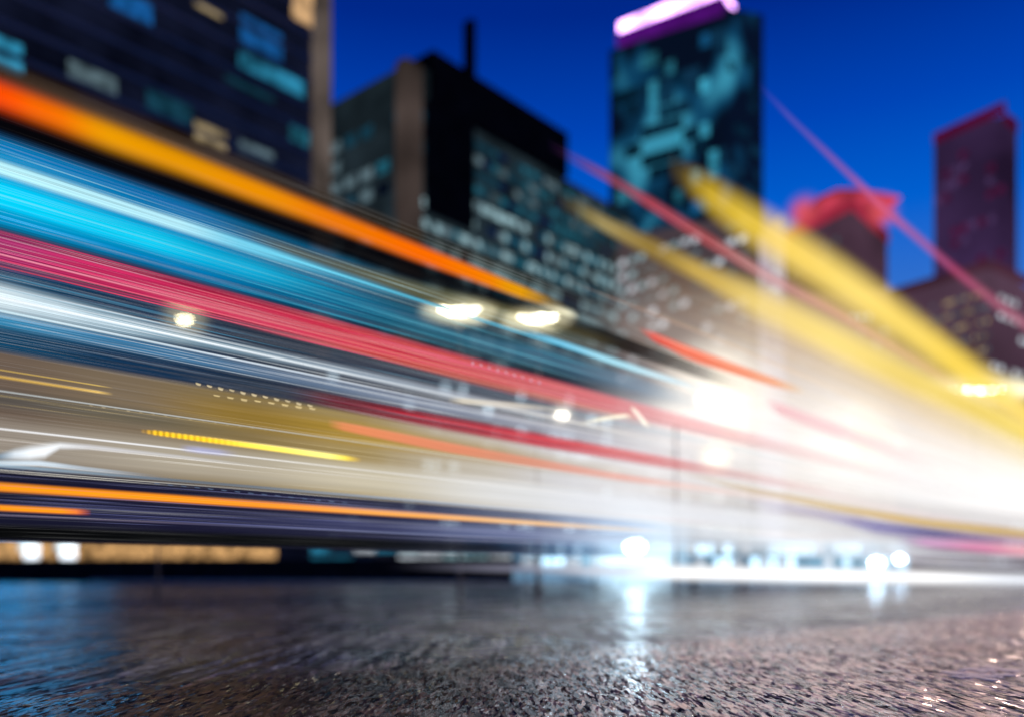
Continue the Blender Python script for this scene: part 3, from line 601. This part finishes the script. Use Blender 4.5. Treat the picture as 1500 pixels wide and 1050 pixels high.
T('light_trail', 'beaded bright yellow trail on the tan panel', [(205, 627, 634, (235, 170, 20), 0), (214, 626, 637, (250, 195, 40), 1), (300, 637, 649, (255, 205, 40), 1, 1.2), (400, 650, 662, (255, 225, 90), 1, 1.5), (480, 661, 673, (255, 240, 130), 1, 1.4), (515, 666, 677, (255, 225, 80), 1, 1.1), (530, 669, 678, (255, 200, 60), 0)], 7.9, soft=.38, lines=6, amt=.08, beads=700)
V('light_trail', 'white blue rim along the lower edge of the tan panel', 677, 685, [(-400, (120, 150, 180), .8), (0, (150, 178, 200), .8), (300, (90, 112, 135), .7), (600, (150, 170, 195), .7), (850, (225, 232, 245), .7), (1100, (255, 255, 255), 0)], 8.0, soft=.4, lines=2)
# white swoosh at left
T('light_trail', 'curved white flare at the lower left', [(-200, 655, 700, (140, 190, 220), 0), (0, 660, 676, (120, 160, 190), .6), (30, 650, 678, (240, 248, 255), 1, 1.1), (60, 645, 680, (245, 250, 255), 1, 1.2), (85, 644, 660, (245, 248, 252), .95), (130, 648, 660, (225, 225, 230), .8), (260, 664, 672, (225, 225, 228), .6), (420, 684, 690, (235, 235, 232), 0)], 7.9, soft=.5, lines=5, amt=.1)
T('light_trail', 'white blue wedge trailing under the curved flare', [(-100, 672, 682, (160, 200, 225), .6), (60, 672, 684, (225, 240, 252), .95), (130, 682, 691, (200, 215, 230), .7), (260, 697, 703, (120, 140, 165), 0)], 7.85, soft=.4)
V('light_trail', 'small violet flash under the beaded yellow trail', 616, 634, [(262, (160, 165, 215), 0), (285, (185, 190, 240), .7), (315, (180, 185, 235), .6), (350, (160, 165, 215), 0)], 7.8, soft=.5)
# amber low
V('light_trail', 'long low amber trail across the navy skirt', 703, 722, [(-400, (255, 140, 10), 1, 1.1), (0, (255, 150, 12), 1, 1.2), (200, (255, 150, 20), 1, 1.2), (400, (255, 150, 35), 1, 1.1), (600, (255, 175, 90), 1, 1.0), (780, (255, 205, 150), .95), (900, (255, 235, 210), .7), (1000, (255, 250, 245), 0)], 8.0, soft=.4, lines=5, amt=.15)
V('light_trail', 'short amber trail at the left edge under the long low one', 736.5, 749.5, [(-400, (255, 140, 10), 1), (90, (255, 150, 20), 1, 1.2), (118, (255, 130, 60), 1), (134, (230, 90, 70), 0)], 7.9, soft=.4, lines=5, amt=.1)
V('light_trail', 'thin dashed mauve line under the short amber trail', 751, 756, [(-400, (92, 84, 110), .7), (200, (95, 86, 112), .8), (450, (86, 92, 128), .7), (650, (95, 110, 150), .6), (800, (150, 170, 210), 0)], 8.0, soft=.4, lines=2, amt=.5)
V('light_trail', 'indigo glow below the long low amber trail', 722, 760, [(-400, (26, 26, 50), .4), (300, (36, 38, 72), .8), (550, (62, 66, 104), .9), (750, (110, 120, 160), .85), (900, (190, 205, 230), .7), (1050, (240, 248, 255), 0)], 8.4, soft=.4, lines=3, amt=.3)
# upper right
T('light_trail', 'upper wide yellow trail, running to the right edge', [(975, 216, 268, (150, 120, 40), 0), (1045, 244, 336, (222, 184, 45), .75, 1.1), (1090, 270, 374, (232, 196, 62), .82, 1.15), (1160, 308, 426, (252, 216, 100), .84, 1.2), (1250, 366, 484, (253, 222, 115), .86, 1.2), (1330, 428, 534, (253, 220, 105), .88, 1.15), (1410, 492, 586, (254, 218, 85), .9, 1.15), (1500, 562, 648, (254, 222, 115), .92, 1.15), (1640, 690, 725, (255, 235, 150), .9)], 6.0, soft=.5, lines=7, amt=.08)
T('light_trail', 'lower soft yellow trail, beneath the upper one', [(815, 268, 312, (150, 135, 70), 0), (890, 310, 352, (190, 165, 95), .7), (960, 340, 392, (165, 135, 55), .75), (1030, 375, 428, (218, 182, 85), .85), (1120, 402, 492, (246, 216, 120), .76, 1.15), (1220, 452, 542, (252, 224, 125), .82, 1.15), (1330, 510, 594, (250, 220, 110), .85), (1420, 564, 624, (248, 218, 105), .9), (1510, 614, 664, (250, 225, 120), 1), (1640, 692, 716, (255, 240, 180), .9)], 6.2, soft=.5, lines=7, amt=.08)
T('light_trail', 'faint pink trail rising highest into the blue sky', [(1110, 112, 135, (70, 70, 190), 0), (1160, 165, 186, (90, 85, 185), .6), (1240, 240, 264, (150, 90, 165), .65), (1285, 282, 312, (215, 95, 130), .75), (1340, 330, 360, (170, 95, 155), .7), (1400, 382, 412, (180, 75, 115), .75), (1460, 428, 462, (175, 95, 120), .75), (1520, 472, 505, (190, 120, 140), .75), (1640, 590, 620, (220, 170, 170), .7)], 6.0, soft=.5, lines=6, amt=.08)
T('light_trail', 'rosy trail between the two yellow trails', [(800, 196, 226, (80, 40, 110), 0), (900, 250, 280, (150, 70, 90), .7), (960, 285, 320, (180, 72, 88), .85), (1040, 335, 372, (178, 80, 84), .85), (1120, 385, 420, (212, 150, 145), .7), (1220, 440, 470, (232, 170, 145), .6), (1350, 520, 545, (240, 185, 140), .5), (1450, 585, 600, (250, 215, 150), 0)], 6.1, soft=.45, lines=2.5, amt=.2, amod=.3)
T('light_trail', 'bright coral trail, short and thick, right of the black roof', [(935, 478, 484, (210, 60, 50), 0), (955, 484, 500, (225, 75, 62), .95), (1010, 505, 530, (245, 120, 90), 1), (1080, 531, 552, (250, 150, 115), 1), (1140, 553, 570, (250, 175, 135), .95), (1180, 568, 580, (245, 200, 130), 0)], 8.0, soft=.25, lines=3, amt=.2)
T('light_trail', 'soft rose pink streak in the white glare', [(1120, 575, 598, (250, 190, 195), 0), (1140, 583, 612, (250, 195, 200), .9), (1200, 602, 640, (253, 212, 215), .9), (1290, 634, 672, (255, 228, 228), .8), (1400, 680, 712, (255, 240, 238), 0)], 7.5, soft=.45, lines=5, amt=.06)
T('light_trail', 'pale amber veil spread between and under the two yellow trails', [(860, 330, 440, (120, 100, 80), 0), (1000, 350, 500, (165, 135, 105), .3), (1150, 400, 560, (215, 185, 140), .5), (1300, 470, 620, (240, 210, 150), .55), (1450, 570, 680, (252, 228, 160), .6), (1640, 700, 760, (255, 240, 190), .6)], 6.6, soft=.5, lines=8, amt=.15, thick=.1)
T('light_trail', 'fine peach line over the glare from the brown block', [(800, 398, 400, (190, 150, 120), 0), (960, 460, 463, (205, 165, 140), .7), (1100, 516, 520, (235, 205, 185), .7), (1300, 598, 603, (255, 235, 215), .7), (1500, 682, 688, (255, 245, 235), .6), (1600, 722, 728, (255, 245, 235), 0)], 7.6, soft=.4)
# white glare
GW = (255, 253, 252)
T('light_trail', 'huge white glare of merged trails filling the lower right', [(620, 640, 740, (230, 225, 225), 0), (760, 570, 815, (236, 238, 244), .6, 1.05), (900, 530, 830, (246, 246, 250), .82, 1.15), (1020, 480, 840, (252, 249, 250), .88, 1.15), (1120, 470, 845, (252, 248, 244), .9, 1.15), (1220, 490, 850, (254, 250, 246), .94, 1.2), (1350, 560, 845, GW, .98, 1.1), (1500, 625, 835, GW, 1, 1.15), (1660, 720, 835, GW, 1, 1.15)], 27, soft=.5, lines=4, amt=.12, amod=.25, thick=.3)
T('light_trail', 'peach glare between the yellow trails and the white glare', [(820, 420, 560, (200, 175, 160), 0), (980, 400, 640, (222, 202, 188), .35), (1120, 400, 680, (236, 218, 204), .6), (1260, 455, 720, (248, 230, 212), .72), (1400, 540, 740, (250, 228, 205), .85), (1520, 620, 760, (255, 240, 222), .95), (1660, 720, 790, (255, 245, 235), .95)], 27.6, soft=.35, lines=7, amt=.08, thick=.3)
T('light_trail', 'cold white glare sweeping low over the pavilion', [(560, 690, 790, (190, 205, 225), 0), (720, 700, 795, (205, 218, 235), .45), (860, 722, 800, (226, 236, 248), .75), (960, 722, 812, (240, 247, 255), .8, 1.05), (1150, 738, 828, (246, 250, 254), .85, 1.1), (1280, 762, 834, (238, 246, 255), .75, 1.05), (1380, 802, 832, (225, 236, 248), .5), (1500, 818, 838, (225, 232, 242), .2)], 24, soft=.5, lines=3, amt=.2, amod=.45, thick=.3)
T('light_trail', 'flat white wash of painted pavement light lowest along the far kerb', [(560, 822, 836, (90, 90, 110), 0), (760, 822, 842, (130, 130, 150), .7), (900, 822, 850, (210, 215, 228), .9), (1000, 822, 854, (250, 246, 243), .95, 1.5), (1200, 825, 859, (250, 250, 252), .95, 1.6), (1350, 829, 861, (250, 250, 250), .95, 1.4), (1500, 836, 860, (235, 240, 248), 1, 1.2), (1620, 842, 860, (235, 240, 248), 1, 1.1)], 16, soft=.45, lines=2, amt=.4, thick=.3)  # light on the far pavement, built as a glowing band
T('light_trail', 'thin gold trail curving under the white glare', [(980, 682, 692, (190, 150, 90), 0), (1100, 710, 724, (214, 180, 130), .6), (1220, 734, 749, (222, 188, 110), .85), (1350, 756, 772, (222, 180, 70), 1), (1450, 767, 785, (206, 166, 40), 1), (1520, 776, 790, (205, 165, 50), 1), (1640, 800, 812, (205, 165, 50), 1)], 8.0, soft=.4, lines=3, amt=.2)
T('light_trail', 'indigo trail beneath the gold one', [(1060, 716, 742, (170, 165, 200), 0), (1200, 742, 762, (170, 160, 200), .6), (1290, 758, 788, (105, 95, 170), .9), (1370, 770, 792, (62, 46, 130), 1), (1430, 779, 794, (110, 60, 140), .95), (1520, 788, 798, (190, 120, 170), .8), (1620, 800, 806, (190, 120, 170), .8)], 8.3, soft=.4, lines=3, amt=.25)
T('light_trail', 'magenta pink trail under the indigo one at the right edge', [(1310, 780, 800, (140, 110, 190), 0), (1360, 784, 804, (200, 130, 190), .95), (1430, 790, 810, (222, 120, 170), 1), (1500, 794, 818, (240, 165, 180), 1), (1620, 806, 824, (240, 165, 180), 1)], 8.2, soft=.4, lines=3, amt=.25)
for yy, c, a_, lb in ((813, (200, 200, 215), .9, 'pale grey line under the magenta trail'), (820, (60, 60, 80), .9, 'dark slate line near the foot of the right edge'), (828, (225, 225, 235), .9, 'white line between the two dark lines at the right edge'), (833, (28, 34, 44), .95, 'lowest dark line at the right edge')):
    T('light_trail', lb, [(1290, yy - 10, yy - 6, c, 0), (1370, yy - 5, yy, c, a_), (1500, yy, yy + 6, c, a_), (1620, yy + 4, yy + 9, c, a_)], 8.0, soft=.4, lines=2)

# countless fine filaments between the trails
fil = ([], [], [], []); rf = random.Random(11)
def zone(y0):
    for lim, c in ((200, (40, 60, 80)), (262, (190, 240, 250)), (335, (20, 190, 235)), (400, (245, 60, 110)), (418, (90, 160, 195)), (480, (235, 245, 252)), (520, (120, 150, 180)), (600, (215, 190, 130)), (690, (245, 240, 228)), (770, (120, 125, 180))):
        if y0 < lim: return c
    return (200, 205, 215)
def mixc(a, b, f): return tuple(a[i] + (b[i] - a[i]) * f for i in range(3))
for i in range(330):
    y0 = rf.choice((rf.uniform(215, 330), rf.uniform(335, 400), rf.uniform(400, 500), rf.uniform(400, 475), rf.uniform(560, 700), rf.uniform(685, 765)))
    xa = rf.uniform(-300, 950); xb = xa + rf.uniform(160, 620)
    if y0 < 335: xb = min(xb, 900)
    if xb - xa < 80: continue
    w = rf.choice((1.1, 1.4, 1.8, 2.4)); a = rf.uniform(.2, .65)
    far = max(0, min(1, (xb - 550) / 500)); c = zone(y0); c2 = mixc(c, (255, 250, 245), far)
    xm = xa + (xb - xa) * rf.uniform(.3, .7)
    trail('', '', [(x, vp(y0, x), vp(y0 + w, x) + .35, cc, aa, 1.05) for x, cc, aa in ((xa, c, 0), (xm, mixc(c, c2, .5), a), (xb, c2, 0))], 7.6 + rf.random() * .5, soft=.45, into=fil)
for i in range(150):
    y0 = rf.uniform(-380, 760) if i % 3 else rf.uniform(450, 780)
    xa = rf.uniform(860, 1250) + max(0, -y0) * .35; xb = xa + rf.uniform(200, 600)
    c = (255, 226, 150) if y0 < 120 else (255, 236, 215) if y0 < 330 else rf.choice(((255, 205, 205), (255, 246, 240), (255, 255, 255), (225, 235, 250)))
    a = rf.uniform(.15, .5); w = rf.uniform(2, 7)
    trail('', '', [(x, vp(y0, x), vp(y0 + w, x) + .4, c, aa, 1.08) for x, aa in ((xa, 0), (.5 * (xa + xb), a), (min(xb, 1680), 0 if xb < 1650 else a))], 6.8 + rf.random(), soft=.45, into=fil)
o = mesh_obj('light_filaments', fil[0], fil[3], tmat(.45, 3, .3, 0, 0, 0))
ca = o.data.attributes.new('col', 'FLOAT_COLOR', 'POINT'); uu = o.data.attributes.new('uvw', 'FLOAT_VECTOR', 'POINT')
ca.data.foreach_set('color', [q for c in fil[1] for q in c]); uu.data.foreach_set('vector', [q for c in fil[2] for q in c])
tag(o, 'countless fine light filaments running along and between the larger trails', 'light filaments', kind='stuff')

def dashes(label, x0, y0, x1, y1, n, h, c, gap=.45):
    root = empty('light_dashes', tuple(on_road((x0 + x1) / 2, (y0 + y1) / 2, 7.8)))
    for i in range(n):
        a = i / n; b = a + (1 - gap) / n
        xa, xb = x0 + (x1 - x0) * a, x0 + (x1 - x0) * b; ya, yb = y0 + (y1 - y0) * a, y0 + (y1 - y0) * b
        k = h * random.uniform(.7, 1.2)
        o = trail('dash', None, [(xa, ya, ya + k * .6, c, 0), (xa + 2, ya, ya + k, c, .75), (xb - 2, yb, yb + k, c, .75), (xb, yb, yb + k * .5, c, 0)], 7.8, soft=.4, lines=3, parent=root)
        o.data.transform(__import__('mathutils').Matrix.Translation(-root.location))
    tag(root, label, 'light dashes', 'light trails over the road')
dashes('upper row of cream light dashes on the dark edge above the tan panel', 286, 559, 466, 594, 11, 6, (235, 215, 170))
dashes('lower row of cream light dashes just below the upper row', 312, 577, 472, 598, 8, 4.5, (235, 210, 150))
dashes('faint row of warm dashes above the beaded yellow trail', 130, 592, 420, 632, 16, 2.5, (170, 155, 125), .6)
dashes('tiny mauve and blue dashes on the navy skirt', 225, 706, 520, 736, 15, 2.5, (90, 110, 140), .5)
dashes('white window glints along the crimson trail end', 690, 528, 800, 560, 9, 6, (215, 190, 215), .6)
T('light_trail', 'squiggle of warm white light, flat part, under the rose trail end', [(845, 618, 624, (255, 245, 215), 0), (880, 608, 618, (255, 246, 220), .9, 1.2), (915, 603, 613, (255, 246, 220), .9, 1.2), (930, 606, 612, (255, 240, 210), 0)], 7.9, soft=.45)
T('light_trail', 'squiggle of warm white light, steep part, beside the flat one', [(922, 592, 600, (255, 245, 225), 0), (930, 594, 608, (255, 248, 230), .95, 1.2), (944, 610, 626, (255, 248, 230), .95, 1.2), (954, 622, 630, (255, 245, 225), 0)], 7.9, soft=.4)
T('light_trail', 'cream wedge of light at the middle of the white lines', [(655, 580, 590, (210, 195, 165), 0), (662, 580, 591, (215, 200, 170), .75), (740, 586, 598, (228, 215, 195), .6), (860, 600, 606, (245, 235, 220), 0)], 7.9, soft=.3, lines=2, amt=.5)
# worn paint on the road
mb = MB(); rnd = random.Random(5)
for i in range(16):
    p = ground_y(1400 + rnd.random() * 70, 976 + rnd.random() * 18 + 0); a = rnd.uniform(-.5, .5); l, w_ = rnd.uniform(.05, .2), rnd.uniform(.05, .14)
    k = 9; ring = [(p.x + l * math.cos(2 * math.pi * j / k + a) * rnd.uniform(.5, 1.2), p.y + w_ * math.sin(2 * math.pi * j / k) * rnd.uniform(.5, 1.2) * 2) for j in range(k)]
    mb.add([(x, y, 0) for x, y in ring] + [(x, y, .004 + i * .0004) for x, y in ring], [tuple(range(k, 2 * k))] + [(j, (j + 1) % k, k + (j + 1) % k, k + j) for j in range(k)])
tag(mb.build('paint_mark', surf('worn_paint', (.75, .74, .7), .6, .3, 12)), kind='structure')
